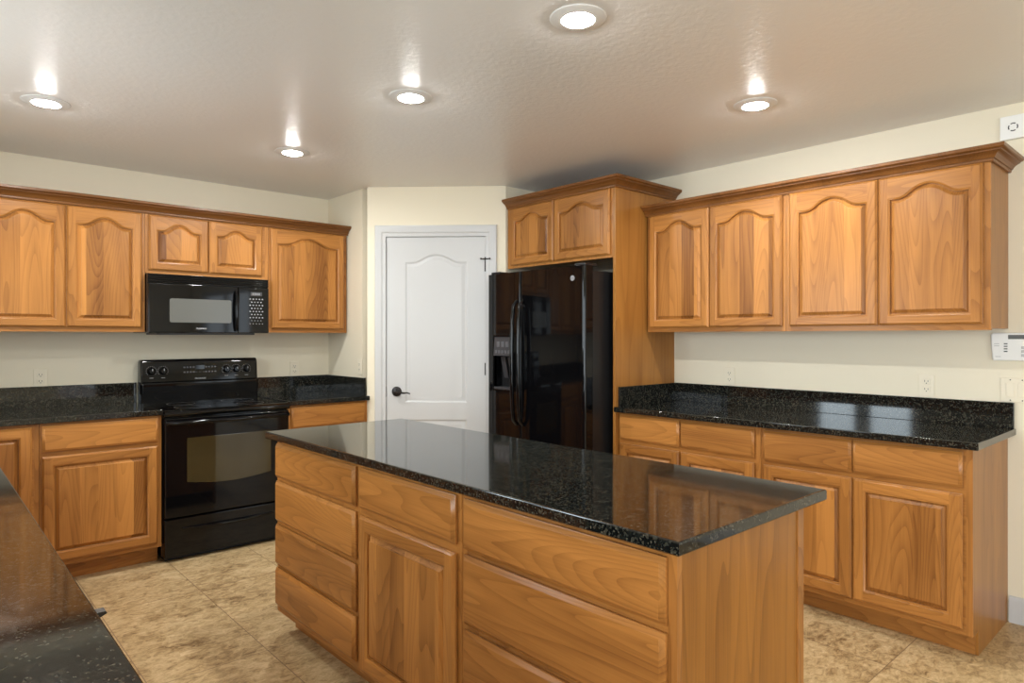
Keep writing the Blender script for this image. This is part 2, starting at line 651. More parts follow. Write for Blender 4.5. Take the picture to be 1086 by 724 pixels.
def cabinet_door(parent, x0, x1, z0, z1, rise=0.0, stile=0.052, top=0.055, bot=0.052):
    op = opening(x0 + stile, x1 - stile, z0 + bot, z1 - top, rise)
    xl, xr = x0 + stile - 0.009, x1 - stile + 0.009

    def ex(p):          # corners twice, so that rails and stiles meet on straight joints
        return [p[0], p[0], p[1], p[1], p[2], p[2]] + p[3:-1] + [p[-1], p[-1]]

    def outer(d):
        top_ = [(min(max(p[0], xl), xr), z1 - d) for p in op[3:-1]]
        return [(x0 + d, z0 + d), (xl, z0 + d), (xr, z0 + d), (x1 - d, z0 + d), (x1 - d, z1 - d), (xr, z1 - d)] + top_ + [(xl, z1 - d), (x0 + d, z1 - d)]
    e = ex(op)
    m = MB()
    m.loft([lay(outer(0.003), -0.0012), lay(outer(0), -0.004), lay(outer(0), -0.011), lay(outer(0.003), -0.0125), lay(outer(0.009), -0.019), lay(ex(inset(op, -0.009)), -0.019),
            lay(ex(inset(op, -0.006)), -0.0165), lay(ex(inset(op, -0.001)), -0.0145), lay(e, -0.0135), lay(e, -0.0012)], cyclic=True)
    bmesh.ops.remove_doubles(m.bm, verts=list(m.bm.verts), dist=0.00005)
    d = m.build('door', 'wood_v', parent)
    d.data.materials.append(M['wood_h'])
    zlo, zhi = z0 + bot + 0.002, z1 - top - rise - 0.002
    for f in d.data.polygons:
        vs = [d.data.vertices[i].co for i in f.vertices]
        if all(xl - 0.0002 <= v.x <= xr + 0.0002 for v in vs) and (all(v.z <= zlo for v in vs) or all(v.z >= zhi for v in vs)):
            f.material_index = 1
    p = inset(op, 0.0008)
    m = MB()
    m.loft([lay(p, -0.002), lay(p, -0.0035), lay(inset(op, 0.005), -0.0035), lay(inset(op, 0.020), -0.0140), lay(inset(op, 0.0203), -0.0175), lay(inset(op, 0.022), -0.018)], True, True)
    m.build('raised_panel', 'panel', d)
    return d


def drawer_front(parent, x0, x1, z0, z1):
    def rc(d):
        return [(x0 + d, z0 + d), (x1 - d, z0 + d), (x1 - d, z1 - d), (x0 + d, z1 - d)]
    m = MB()
    m.loft([lay(rc(0.002), -0.0012), lay(rc(0), -0.004), lay(rc(0), -0.010), lay(rc(0.0025), -0.011), lay(rc(0.012), -0.0195), lay(rc(0.0135), -0.020)], True, True)
    return m.build('drawer_front', 'wood_h', parent)


CROWN = [(0, 0), (0.010, 0), (0.012, 0.004), (0.012, 0.012), (0.017, 0.013), (0.020, 0.020), (0.027, 0.029), (0.038, 0.036), (0.046, 0.039), (0.047, 0.044), (0.053, 0.045), (0.060, 0.051), (0.060, 0.065), (0.0, 0.065)]


def face_frame(t, wdt, z0, z1, sw_=0.024):
    m = MB()
    m.box(0.0005, sw_, 0.0, 0.0190, z0, z1)
    m.box(wdt - sw_, wdt - 0.0005, 0.0, 0.0190, z0, z1)
    m.box(sw_, wdt - sw_, 0.0003, 0.0190, z0, z1)
    o = m.build('face_frame', 'wood_v', t, smooth=False)
    o.data.materials.append(M['wood_h'])
    for f in list(o.data.polygons)[12:]:
        f.material_index = 1
    return o


def wall_cabinet(label, loc, rot, wdt, z0, z1, doors, rise=0.05, depth=0.32, end=False):
    t = thing('wall_cabinet', label, 'cabinet', loc, rot)
    MB().box(0.0005, wdt - 0.0005, 0.0195, depth - 0.002, z0 + 0.008, z1).build('body', 'end' if end else 'wood_v', t, smooth=False)
    face_frame(t, wdt, z0, z1)
    for a in doors:
        cabinet_door(t, *a, rise=rise)
    return t


def base_cabinet(name, label, loc, rot, wdt, drawers=(), doors=(), depth=0.60, end=False, ztop=0.881, end_mat='end'):
    t = thing(name, label, 'cabinet', loc, rot)
    MB().box(0.0005, wdt - 0.0005 - (0.012 if end else 0), 0.0195, depth, 0.102, ztop).build('body', 'wood_v', t, smooth=False)
    face_frame(t, wdt, 0.102, ztop)
    MB().box(0.0005, wdt - 0.0005 - (0.012 if end else 0), 0.085, 0.100, 0.0, 0.1015).build('toe_kick', 'wood_h', t, smooth=False)
    for a in drawers:
        drawer_front(t, *a)
    for a in doors:
        cabinet_door(t, *a, stile=0.056, top=0.056, bot=0.058)
    if end:
        m = MB()
        m.prism([(0.0195, 0.102), (0.0195, ztop), (depth, ztop), (depth, 0.0), (0.085, 0.0), (0.085, 0.102)], lambda u, v, h: (h, u, v), wdt - 0.012, wdt - 0.0005)
        m.build('end_panel', end_mat, t, smooth=False)
    return t


# ------------------------------------------------------------------ north wall: wall cabinets
YU = 4.622
wall_cabinet('honey wood wall cabinet with two arched doors, standing over the counter before the microwave', (0.250, YU, 0), 0, 0.826, 1.375, 2.122,
             [(0.018, 0.408, 1.402, 2.112), (0.414, 0.806, 1.402, 2.112)])
wall_cabinet('short honey wood cabinet with two small arched doors directly above the microwave', (1.077, YU, 0), 0, 0.779, 1.745, 2.122,
             [(0.018, 0.374, 1.765, 2.112), (0.380, 0.732, 1.765, 2.112)], rise=0.045)
wall_cabinet('honey wood wall cabinet with one wide arched door between the microwave and the pantry wall', (1.857, YU, 0), 0, 0.605, 1.375, 2.122,
             [(0.014, 0.578, 1.402, 2.112)], rise=0.055)
m = MB()
m.sweep([(-0.428, YU), (2.470, YU)], [(o, h) for o, h in CROWN], lambda u, v, h: (u, v, 2.118 + h))
m.box(-0.428, 2.470, YU + 0.0005, YU + 0.03, 2.1225, 2.180)
tag(m.build('crown_molding', 'crown'), 'long wooden crown molding along the cabinets over the microwave and range', 'molding')
# the run goes on over the corner, beside the picture
wall_cabinet('honey wood corner wall cabinet beside the two-door cabinet, its door mostly hidden', (-0.428, YU, 0), 0, 0.676, 1.375, 2.122, [(0.345, 0.658, 1.402, 2.112)])

# ------------------------------------------------------------------ east wall: wall cabinets
XU = 3.530
wall_cabinet('honey wood wall cabinet with two arched doors beside the tall refrigerator panel', (XU, 2.600, 0), EAST, 0.916, 1.375, 2.127,
             [(0.020, 0.447, 1.402, 2.117), (0.453, 0.898, 1.402, 2.117)], rise=0.052)
wall_cabinet('honey wood wall cabinet with two arched doors at the open end, above the wall keypad', (XU, 1.683, 0), EAST, 0.924, 1.375, 2.127,
             [(0.022, 0.462, 1.402, 2.117), (0.468, 0.896, 1.402, 2.117)], rise=0.055, end=True)
m = MB()
yend = 1.683 - 0.924
m.sweep([(XU, 2.612), (XU, yend), (XW - 0.002, yend)][::-1], [(-o, h) for o, h in CROWN][::-1], lambda u, v, h: (u, v, 2.118 + h)) if False else \
    m.sweep([(XW - 0.002, yend), (XU, yend), (XU, 2.612)], [(-o, h) for o, h in CROWN], lambda u, v, h: (u, v, 2.118 + h))
m.box(XU + 0.0005, XU + 0.03, yend + 0.0005, 2.612, 2.1275, 2.180)
m.box(XU + 0.03, XW - 0.002, yend + 0.0005, yend + 0.03, 2.1275, 2.180)
tag(m.build('crown_molding', 'crown'), 'wooden crown molding with a mitred return along the four-door wall cabinets', 'molding')

# ------------------------------------------------------------------ refrigerator surround
XF = 3.220
t = thing('refrigerator_cabinet', 'tall wooden refrigerator surround with two short arched doors on top and a full-height side panel', 'cabinet', (XF, 3.615, 0), EAST)
FW = 3.615 - 2.615
MB().box(0.0, FW - 0.0215, 0.0195, 0.625, 1.846, 2.275).build('body', 'wood_v', t, smooth=False)
MB().box(0.0, FW - 0.0215, 0.0, 0.0190, 1.838, 2.275, 0.001, 1).build('face_frame', 'wood_v', t)
cabinet_door(t, 0.040, 0.474, 1.857, 2.268, rise=0.045)
cabinet_door(t, 0.480, 0.962, 1.857, 2.268, rise=0.045)
MB().box(FW - 0.021, FW, 0.0, 0.627, 0.0, 2.275, 0.001, 1).build('side_panel', 'end', t)
m = MB()
m.sweep([(0.0, 0.0), (FW, 0.0), (FW, 0.627)], [(o, h) for o, h in CROWN], lambda u, v, h: (u, v, 2.270 + h))
m.box(0.0, FW - 0.0005, 0.0005, 0.62, 2.2755, 2.330)
m.build('crown', 'crown', t)

# ------------------------------------------------------------------ base cabinets, north
YB = 4.320
base_cabinet('base_cabinet', 'wooden corner base cabinet with a full-height door behind the dark peninsula counter', (0.190, YB, 0), 0, 0.309, (), [(0.022, 0.276, 0.125, 0.864)])
base_cabinet('base_cabinet', 'wooden base cabinet with one drawer over one raised-panel door, tight beside the black range', (0.500, YB, 0), 0, 0.594,
             [(0.010, 0.572, 0.727, 0.866)], [(0.010, 0.572, 0.128, 0.702)])
base_cabinet('base_cabinet', 'narrow wooden base cabinet between the range and the white door, only its drawer showing', (1.868, YB, 0), 0, 0.600,
             [(0.020, 0.575, 0.727, 0.866)], [(0.020, 0.575, 0.128, 0.702)])

# ------------------------------------------------------------------ base cabinets, east
XB = 3.252
base_cabinet('base_cabinet', 'wooden base cabinet with two narrow drawers, standing against the refrigerator panel', (XB, 2.612, 0), EAST, 0.926,
             [(0.012, 0.440, 0.715, 0.866), (0.450, 0.896, 0.715, 0.866)], [(0.012, 0.440, 0.128, 0.690), (0.450, 0.896, 0.128, 0.690)], depth=0.595)
base_cabinet('base_cabinet', 'wooden base cabinet with two drawers and doors at the open end of the wall counter', (XB, 1.685, 0), EAST, 0.924,
             [(0.018, 0.450, 0.715, 0.866), (0.456, 0.890, 0.715, 0.866)], [(0.018, 0.450, 0.128, 0.690), (0.456, 0.890, 0.128, 0.690)], depth=0.595, end=True)

# ------------------------------------------------------------------ island
XI = 1.232
base_cabinet('island_cabinet', 'wooden island cabinet of four stacked drawers at the end facing the range', (XI, 2.960, 0), EAST, 0.752,
             [(0.010, 0.735, 0.712, 0.862), (0.010, 0.735, 0.515, 0.694), (0.010, 0.735, 0.320, 0.498), (0.010, 0.735, 0.135, 0.303)], depth=0.57)
base_cabinet('island_cabinet', 'wooden island cabinet with one drawer over one tall door, in the middle of the island', (XI, 2.2075, 0), EAST, 0.6165,
             [(0.018, 0.596, 0.715, 0.864)], [(0.018, 0.596, 0.125, 0.688)], depth=0.57)
ic = base_cabinet('island_cabinet', 'wooden island cabinet of wide drawers with a plain streaky end panel, under the counter corner', (XI, 1.5905, 0), EAST, 0.7605,
                  [(0.020, 0.738, 0.712, 0.862), (0.020, 0.738, 0.490, 0.695), (0.020, 0.738, 0.135, 0.472)], depth=0.57, end=True, end_mat='island_end')
MB().box(0.735, 0.7645, 0.571, 0.605, 0.0, 0.881, 0.002).build('corner_strip', 'wood_v', ic)
tag(MB().box(1.8035, 1.8195, 0.8625, 2.960, 0.0, 0.881).build('island_back_panel', 'end', smooth=False), 'plain wooden back panel closing the island side toward the east counter', 'panel')


# ------------------------------------------------------------------ countertops
def slab(m, poly, z0, z1, ch=0.004):
    """poly counter-clockwise."""
    L_ = [(inset(poly, ch * 0.6), z0), (poly, z0 + ch * 0.6), (poly, z1 - ch), (inset(poly, ch * 0.35), z1 - ch * 0.3), (inset(poly, ch), z1)]
    m.loft([[(p[0], p[1], z) for p in pl] for pl, z in L_], True, True)


CZ0, CZ1 = 0.8825, 0.914
ct = thing('countertop', 'black granite countertop filling the corner beside the range and running down the near peninsula', 'countertop', (0.8, 4.6, 0.8825))
m = MB()
slab(m, [(0.215, 0.55), (0.215, 4.290), (1.096, 4.290), (1.096, 4.941), (-0.428, 4.941), (-0.428, 0.55)], 0, CZ1 - CZ0)
o = m.build('slab', 'granite', ct)
o.location = (-0.8, -4.6, 0)
o = MB().box(-0.408, 1.095, 4.921, 4.9415, CZ1 - CZ0 + 0.0003, 1.043 - CZ0, 0.0015).build('backsplash', 'granite', ct)
o.location = (-0.8, -4.6, 0)
o = MB().box(-0.4285, -0.4085, 1.21, 4.9415, CZ1 - CZ0 + 0.0003, 1.043 - CZ0, 0.0015).build('backsplash', 'granite', ct)
o.location = (-0.8, -4.6, 0)

ct = thing('countertop', 'small black granite countertop between the range and the pantry wall', 'countertop', (1.868, 4.290, 0.8825))
m = MB()
slab(m, [(0, 0), (0.6045, 0), (0.6045, 0.651), (0, 0.651)], 0, CZ1 - CZ0)
m.build('slab', 'granite', ct)
MB().box(0, 0.604, 0.631, 0.6515, 0.0318, 1.043 - CZ0, 0.0015).build('backsplash', 'granite', ct)
MB().box(0.584, 0.6045, 0.055, 0.6305, 0.0318, 1.043 - CZ0, 0.0015).build('side_splash', 'granite', ct)

ct = thing('countertop', 'long black granite countertop with backsplash on the wall under the four-door cabinets', 'countertop', (3.200, 2.6135, 0.8825), EAST)
m = MB()
slab(m, [(0, 0), (1.8835, 0), (1.8835, 0.648), (0, 0.648)], 0, CZ1 - CZ0)
m.build('slab', 'granite', ct)
MB().box(0.0005, 1.8785, 0.628, 0.6485, 0.0318, 1.035 - CZ0, 0.0015).build('backsplash', 'granite', ct)
MB().box(0.0005, 0.0205, 0.042, 0.6275, 0.0318, 1.035 - CZ0, 0.0015).build('side_splash', 'granite', ct)

ct = thing('countertop', 'large rectangular black granite countertop on the kitchen island', 'countertop', (1.191, 3.000, 0.8825), EAST)
m = MB()
slab(m, [(0, 0), (2.202, 0), (2.202, 0.728), (0, 0.728)], 0, CZ1 - CZ0, 0.006)
m.build('slab', 'granite', ct)

# ------------------------------------------------------------------ range
r = thing('range', 'black freestanding electric range with glass cooktop and rear control panel', 'range', (1.101, 4.305, 0))
RW = 0.762
MB().box(0.002, RW - 0.002, 0.02, 0.60, 0.03, 0.880, 0.003).build('body', 'black', r)
MB().box(0.02, RW - 0.02, 0.04, 0.58, 0.0, 0.031).build('base', 'blackmat', r, smooth=False)
# drawer with a curved recessed pull
m = MB()
m.box(0.003, RW - 0.003, -0.018, 0.0195, 0.03, 0.256, 0.005)
dr = m.build('drawer', 'black', r)
m = MB()
m.tube([(0.10 + 0.56 * i / 20, -0.021 - 0.010 * math.sin(PI * i / 20), 0.196 - 0.010 * math.sin(PI * i / 20)) for i in range(21)], [0.004 + 0.006 * math.sin(PI * i / 20) ** 0.5 for i in range(21)], 10)
m.build('drawer_pull', 'black', dr)
# oven door
m = MB()
m.box(0.003, RW - 0.003, -0.022, 0.0195, 0.266, 0.858, 0.006)
od = m.build('oven_door', 'black', r)
pts = [(0.125, 0.470), ]
pts = [(0.125 + 0.512 * i / 16, 0.470 - 0.026 * math.sin(PI * i / 16)) for i in range(17)] + [(0.637, 0.735), (0.125, 0.735)]
m = MB()
m.loft([lay(pts, -0.0215), lay(pts, -0.0232), lay(inset(pts, 0.003), -0.0236)], True, True)
m.build('window', 'ovenglass', od)
m = MB()
m.tube([(0.010 + 0.742 * i / 24, -0.030 - 0.038 * math.sin(PI * i / 24) ** 0.45, 0.832) for i in range(25)], 0.0135, 12)
m.build('handle', 'black', od)
# cooktop with rounded lip
m = MB()
m.prism([(-0.030, 0.872), (-0.034, 0.884), (-0.030, 0.896), (-0.018, 0.904), (0.0, 0.9075), (0.53, 0.9075), (0.53, 0.8815), (-0.02, 0.8815), (-0.022, 0.866)], lambda u, v, h: (h, u, v), 0.0, RW)
ck = m.build('cooktop', 'blackglass', r)
for bx, by, br in ((0.20, 0.13, 0.105), (0.56, 0.13, 0.085), (0.20, 0.37, 0.085), (0.56, 0.37, 0.105)):
    MB().lathe([(br, 0.0), (br, 0.0004), (br - 0.004, 0.0005), (br - 0.004, 0.0)], (bx, by, 0.9076), 'z', 48, True).build('burner_ring', 'darkgrey', ck)
# backguard
m = MB()
prof = [(0.516, 0.895), (0.514, 0.935), (0.509, 0.985), (0.506, 1.028), (0.508, 1.040), (0.520, 1.048), (0.532, 1.165), (0.537, 1.182), (0.550, 1.193), (0.600, 1.193), (0.615, 1.180), (0.615, 0.895)]
m.loft([[(x, u, v) for u, v in inset(prof, -d)] for x, d in ((0.0, 0.014), (0.002, 0.007), (0.006, 0.002), (0.014, 0.0), (RW - 0.014, 0.0), (RW - 0.006, 0.002), (RW - 0.002, 0.007), (RW, 0.014))], True, True)
bg = m.build('control_panel', 'black', r)


def bgp(z):
    return 0.520 + (z - 1.048) / (1.165 - 1.048) * 0.012


for kx in (0.062, 0.132, 0.540, 0.608, 0.680):
    kz = 1.118
    k = MB()
    k.lathe([(0.026, 0.0), (0.026, -0.003), (0.021, -0.005), (0.018, -0.022), (0.015, -0.025), (0.0, -0.025)], (kx, bgp(kz) + 0.001, kz), 'y', 24)
    k.box(kx - 0.004, kx + 0.004, bgp(kz) - 0.031, bgp(kz) - 0.02, kz - 0.017, kz + 0.017, 0.001)
    ko = k.build('knob', 'black', r)
    dm = MB()
    for i in range(14):
        a = -0.7 + (2 * PI - 1.75) * i / 13 + PI * 0.0
        cxm, czm = kx + 0.031 * math.cos(a), kz + 0.031 * math.sin(a)
        ln = 0.0016
        yy = bgp(czm) - 0.0006
        dm.box(cxm - ln, cxm + ln, yy, yy + 0.0012, czm - ln, czm + ln)
    dm.build('dial_marks', 'grey', bg, smooth=False)
    MB().box(kx - 0.0015, kx + 0.0015, bgp(kz) - 0.0318, bgp(kz) - 0.0305, kz + 0.002, kz + 0.016).build('pointer', 'lightgrey', ko, smooth=False)
    MB().box(kx - 0.012, kx + 0.012, bgp(1.073) - 0.0006, bgp(1.073) + 0.0006, 1.071, 1.0745).build('dial_caption', 'grey', bg, smooth=False)
MB().box(0.335, 0.395, bgp(1.135) - 0.0012, bgp(1.135) + 0.006, 1.122, 1.150).build('display', 'blackglass', bg, smooth=False)
for cx in (0.265, 0.285, 0.305, 0.325, 0.405, 0.425, 0.445, 0.465):
    for cz in (1.105, 1.138):
        yy = bgp(cz) - 0.0006
        MB().box(cx - 0.006, cx + 0.006, yy, yy + 0.0014, cz - 0.005, cz + 0.005).build('key', 'keygrey', bg, smooth=False)
for cx in (0.340, 0.365, 0.390):
    yy = bgp(1.105) - 0.0006
    MB().box(cx - 0.008, cx + 0.008, yy, yy + 0.0014, 1.103, 1.106).build('key', 'keygrey', bg, smooth=False)
text_mesh('logo', 'FRIGIDAIRE', 0.014, 'lightgrey', bg, (0.366, bgp(1.060) - 0.0006, 1.060))

# ------------------------------------------------------------------ microwave
mw = thing('microwave', 'black over-the-range microwave with a grey window, hung under the short cabinet', 'microwave', (1.079, 4.560, 1.366))
MW, MH = 0.757, 0.374
MB().box(0.001, MW - 0.001, 0.022, 0.378, 0.004, MH, 0.003).build('body', 'black', mw)
MB().box(0.06, MW - 0.08, 0.05, 0.30, -0.008, 0.0045, 0.002).build('underside_plate', 'darkgrey', mw)
m = MB()
m.box(0.001, MW - 0.001, 0.008, 0.0215, 0.318, MH, 0.002)
for i in range(4):
    z = 0.324 + i * 0.0125
    m.prism([(0.009, z), (-0.004, z + 0.002), (-0.003, z + 0.007), (0.009, z + 0.009)], lambda u, v, h: (h, u, v), 0.004, MW - 0.004)
m.build('vent_grille', 'black', mw)
MDW = 0.548
m = MB()
m.box(0.001, MDW, -0.004, 0.0215, 0.004, 0.315, 0.006)
md = m.build('door', 'black', mw)


def rrect(x0, x1, z0, z1, rad, n=6):
    p = []
    for cx, cz, a0 in ((x0 + rad, z0 + rad, PI), (x1 - rad, z0 + rad, 1.5 * PI), (x1 - rad, z1 - rad, 0), (x0 + rad, z1 - rad, 0.5 * PI)):
        for i in range(n + 1):
            a = a0 + 0.5 * PI * i / n
            p.append((cx + rad * math.cos(a), cz + rad * math.sin(a)))
    return p


pts = rrect(0.122, 0.502, 0.070, 0.222, 0.012)
MB().loft([lay(pts, -0.0038), lay(pts, -0.0052), lay(inset(pts, 0.002), -0.0055)], True, True).build('window', 'mwglass', md)
m = MB()
m.tube([(0.529, -0.006 - 0.030 * math.sin(PI * i / 20) ** 0.5, 0.020 + 0.262 * i / 20) for i in range(21)], 0.010, 12)
m.build('handle', 'black', md)
text_mesh('logo', 'FRIGIDAIRE', 0.013, 'lightgrey', md, (0.312, -0.0044, 0.032))
m = MB()
m.box(MDW + 0.003, MW - 0.001, -0.003, 0.0215, 0.004, 0.315, 0.006)
cp = m.build('control_panel', 'black', mw)
MB().box(0.630, 0.708, -0.0042, 0.0, 0.258, 0.284).build('display', 'darkgrey', cp, smooth=False)
m = MB()
for i, dx in enumerate((0, 1, 2, 3)):
    m.box(0.642 + dx * 0.014, 0.650 + dx * 0.014, -0.0048, -0.004, 0.264, 0.278)
m.build('display_digits', 'grey', cp, smooth=False)
for ri in range(9):
    z = 0.236 - ri * 0.021
    nrow = 5 if ri % 2 == 0 else 4
    for k in range(nrow):
        x = 0.669 + (k - (nrow - 1) / 2) * 0.021
        hw, hh = (0.0058, 0.0048)
        if ri >= 7:
            hw, hh = 0.0045, 0.0022
        MB().loft([lay([(x + hw * math.cos(2 * PI * q / 10), z + hh * math.sin(2 * PI * q / 10)) for q in range(10)], yy) for yy in (-0.0028, -0.0038)], True, True).build('key', 'grey', cp, smooth=False)

# ------------------------------------------------------------------ refrigerator
fr = thing('refrigerator', 'glossy black side-by-side refrigerator with an ice dispenser in its narrow door', 'refrigerator', (3.005, 3.588, 0), EAST)
FRW = 0.912
MB().box(0.004, FRW - 0.004, 0.078, 0.80, 0.02, 1.752, 0.004).build('body', 'blackmat', fr)
MB().box(0.02, FRW - 0.02, 0.06, 0.0775, 0.0, 0.085).build('base_grille', 'blackmat', fr, smooth=False)


def bulge(x):
    return -0.022 * (1 - ((x - FRW / 2) / (FRW / 2)) ** 2)


def door_section(x0, x1, rl, rr):
    """front cross-section from x0 to x1 with rounded outer corners."""
    p = [(x0, 0.072)]
    if rl:
        for i in range(7):
            a = 0.5 * PI * i / 6
            p.append((x0 + rl * (1 - math.cos(a)), bulge(x0 + rl) + rl * (1 - math.sin(a))))
    else:
        p.append((x0, bulge(x0)))
    n = 12
    for i in range(1, n):
        x = x0 + rl + (x1 - rr - x0 - rl) * i / n
        p.append((x, bulge(x)))
    if rr:
        for i in range(7):
            a = 0.5 * PI * i / 6
            p.append((x1 - rr * (1 - math.sin(a)), bulge(x1 - rr) + rr * (1 - math.cos(a))))
    else:
        p.append((x1, bulge(x1)))
    p.append((x1, 0.072))
    return p


FZ0, FZ1 = 0.095, 1.778
SPLIT = 0.362
idm = lambda u, v, h: (u, v, h)
dx0, dx1, dz0, dz1 = 0.085, 0.268, 0.985, 1.345
m = MB()
full = door_section(0.0, SPLIT - 0.003, 0.022, 0.012)
m.prism(full, idm, FZ0, dz0)
m.prism(full, idm, dz1, FZ1)
m.prism(door_section(0.0, dx0, 0.022, 0), idm, dz0, dz1)
m.prism(door_section(dx1, SPLIT - 0.003, 0, 0.012), idm, dz0, dz1)
fd = m.build('freezer_door', 'fridge', fr)
m = MB()
m.prism(door_section(SPLIT + 0.003, FRW, 0.012, 0.022), idm, FZ0, FZ1)
rd = m.build('fridge_door', 'fridge', fr)
# dispenser
m = MB()
bz = 0.006
yb = bulge(0.18) - 0.004
m.box(dx0 - 0.012, dx0, yb, yb + 0.03, dz0 - 0.012, dz1 + 0.012, 0.003)
m.box(dx1, dx1 + 0.012, yb, yb + 0.03, dz0 - 0.012, dz1 + 0.012, 0.003)
m.box(dx0, dx1, yb, yb + 0.03, dz1, dz1 + 0.012, 0.003)
m.box(dx0, dx1, yb, yb + 0.03, dz0 - 0.012, dz0, 0.003)
ds = m.build('dispenser', 'black', fr)
MB().box(dx0, dx1, 0.062, 0.070, dz0, dz1).build('niche_back', 'blackmat', ds, smooth=False)
m = MB()
m.prism([(-0.006, 1.215), (0.004, 1.335), (0.004, dz1), (0.06, dz1), (0.06, 1.215)], lambda u, v, h: (h, u - 0.014, v), dx0 + 0.001, dx1 - 0.001)
m.build('dispenser_panel', 'darkgrey', ds)
for k in range(5):
    x = dx0 + 0.026 + k * 0.033
    MB().box(x - 0.010, x + 0.010, -0.0205, -0.0150, 1.232, 1.252, 0.002).build('key', 'keygrey', ds)
for k in range(3):
    x = dx0 + 0.045 + k * 0.046
    MB().box(x - 0.015, x + 0.015, -0.0165, -0.010, 1.275, 1.312, 0.002).build('key', 'keygrey', ds)
for x in (dx0 + 0.055, dx0 + 0.128):
    MB().prism([(0.020, 1.205), (0.052, 1.06), (0.056, 1.06), (0.028, 1.205)], lambda u, v, h: (h, u, v), x - 0.022, x + 0.022).build('dispenser_paddle', 'darkgrey', ds)
MB().box(dx0 + 0.002, dx1 - 0.002, -0.016, 0.060, dz0, dz0 + 0.016, 0.003).build('drip_tray', 'darkgrey', ds)
for nm, par, hx in (('handle', fd, SPLIT - 0.031), ('handle', rd, SPLIT + 0.031)):
    m = MB()
    zz0, zz1 = 0.76, 1.585
    pts = []
    rr = []
    for i in range(25):
        u = i / 24
        s_ = math.sin(PI * u) ** 0.22
        pts.append((hx, bulge(hx) - 0.004 - 0.046 * s_, zz0 + (zz1 - zz0) * u))
        rr.append(0.010 + 0.004 * s_)
    m.tube(pts, rr, 14, flat=1.0)
    m.build(nm, 'fridge', par)
for x in (0.06, FRW - 0.06):
    MB().box(x - 0.045, x + 0.045, 0.02, 0.13, 1.7525 if False else 1.779, 1.797, 0.005).build('hinge_cover', 'blackmat', fr)
# round badge
bxx, bzz = 0.818, 1.704
by_ = bulge(bxx)
bd = MB().lathe([(0.017, 0.003), (0.017, -0.0015), (0.015, -0.003), (0.0, -0.003)], (bxx, by_, bzz), 'y', 32).build('badge', 'grey', fr)
bd['label'] = 'small round silver badge'
MB().lathe([(0.0138, 0.0), (0.0138, -0.0034), (0.0125, -0.0035), (0.0125, 0.0)], (bxx, by_, bzz), 'y', 32, True).build('badge_ring', 'darkgrey', bd)
text_mesh('badge_letters', 'GE', 0.013, 'darkgrey', bd, (bxx, by_ - 0.0033, bzz))

# ------------------------------------------------------------------ pantry door
dp = thing('door_1', None, None, (A.x, A.y, 0), DROT)
struct(dp)
m = MB()
zm = 0.80
SLY = 0.004
for z0, z1, pz0, pz1, rise in ((zm, DZ1, 0.862, 1.952, 0.057), (0.008, zm, 0.215, 0.742, 0.0)):
    op = opening(0.278, 0.738, pz0, pz1, rise)
    m.loft([lay(matched(op, DX0, DX1, z0, z1), SLY), lay(op, SLY), lay(inset(op, 0.006), SLY + 0.003), lay(inset(op, 0.014), SLY + 0.009), lay(inset(op, 0.022), SLY + 0.009), lay(inset(op, 0.040), SLY + 0.003), lay(inset(op, 0.042), SLY + 0.002)], False, True)
m.box(DX0, DX1, SLY + 0.012, SLY + 0.036, 0.008, DZ1)
m.loft([[(DX0, SLY, 0.008), (DX1, SLY, 0.008), (DX1, SLY, DZ1), (DX0, SLY, DZ1)], [(DX0, SLY + 0.012, 0.008), (DX1, SLY + 0.012, 0.008), (DX1, SLY + 0.012, DZ1), (DX0, SLY + 0.012, DZ1)]])
sl = m.build('door_slab', 'white', dp)
# casing
CAS = [(0.0, 0.0), (0.0, 0.010), (0.010, 0.012), (0.024, 0.012), (0.032, 0.018), (0.070, 0.020), (0.080, 0.016), (0.084, 0.0)]
m = MB()
m.sweep([(DX1 + 0.002, 0.0), (DX1 + 0.002, DZ1 + 0.002), (DX0 - 0.002, DZ1 + 0.002), (DX0 - 0.002, 0.0)], CAS, lambda u, v, h: (u, -h - 0.0005, v))
m.build('door_casing', 'white', dp)
for hz in (1.865, 1.110, 0.30):
    MB().tube([(DX1 + 0.001, -0.006, hz - 0.045), (DX1 + 0.001, -0.006, hz + 0.045)], 0.006, 10).build('hinge', 'bronze', dp)
m = MB()
m.tube([(DX1 + 0.001, -0.006, 1.905), (DX1 + 0.001, -0.006, 1.925)], 0.007, 10)
m.tube([(DX1 - 0.030, -0.020, 1.912), (DX1 + 0.001, -0.008, 1.912), (DX1 + 0.034, -0.026, 1.912)], 0.0045, 8)
m.lathe([(0.007, 0.0), (0.007, -0.008), (0.0, -0.008)], (DX1 - 0.030, -0.016, 1.912), 'y', 12)
m.lathe([(0.007, 0.0), (0.007, -0.008), (0.0, -0.008)], (DX1 + 0.034, -0.022, 1.912), 'y', 12)
m.build('hinge_stop', 'bronze', dp)
lv = MB().lathe([(0.036, 0.0), (0.036, -0.006), (0.030, -0.011), (0.014, -0.013), (0.012, -0.045), (0.0, -0.047)], (0.219, SLY, 0.944), 'y', 28).build('door_handle', 'bronze', dp)
m = MB()
m.tube([(0.219, -0.040, 0.944), (0.250, -0.044, 0.940), (0.280, -0.044, 0.936), (0.305, -0.043, 0.938), (0.325, -0.038, 0.931)], [0.009, 0.008, 0.0065, 0.006, 0.005], 10)
m.build('lever', 'bronze', lv)
MB().box(DX0 - 0.004, DX0 + 0.001, -0.001, 0.006, 0.905, 0.980).build('strike_plate', 'bronze', dp, smooth=False)


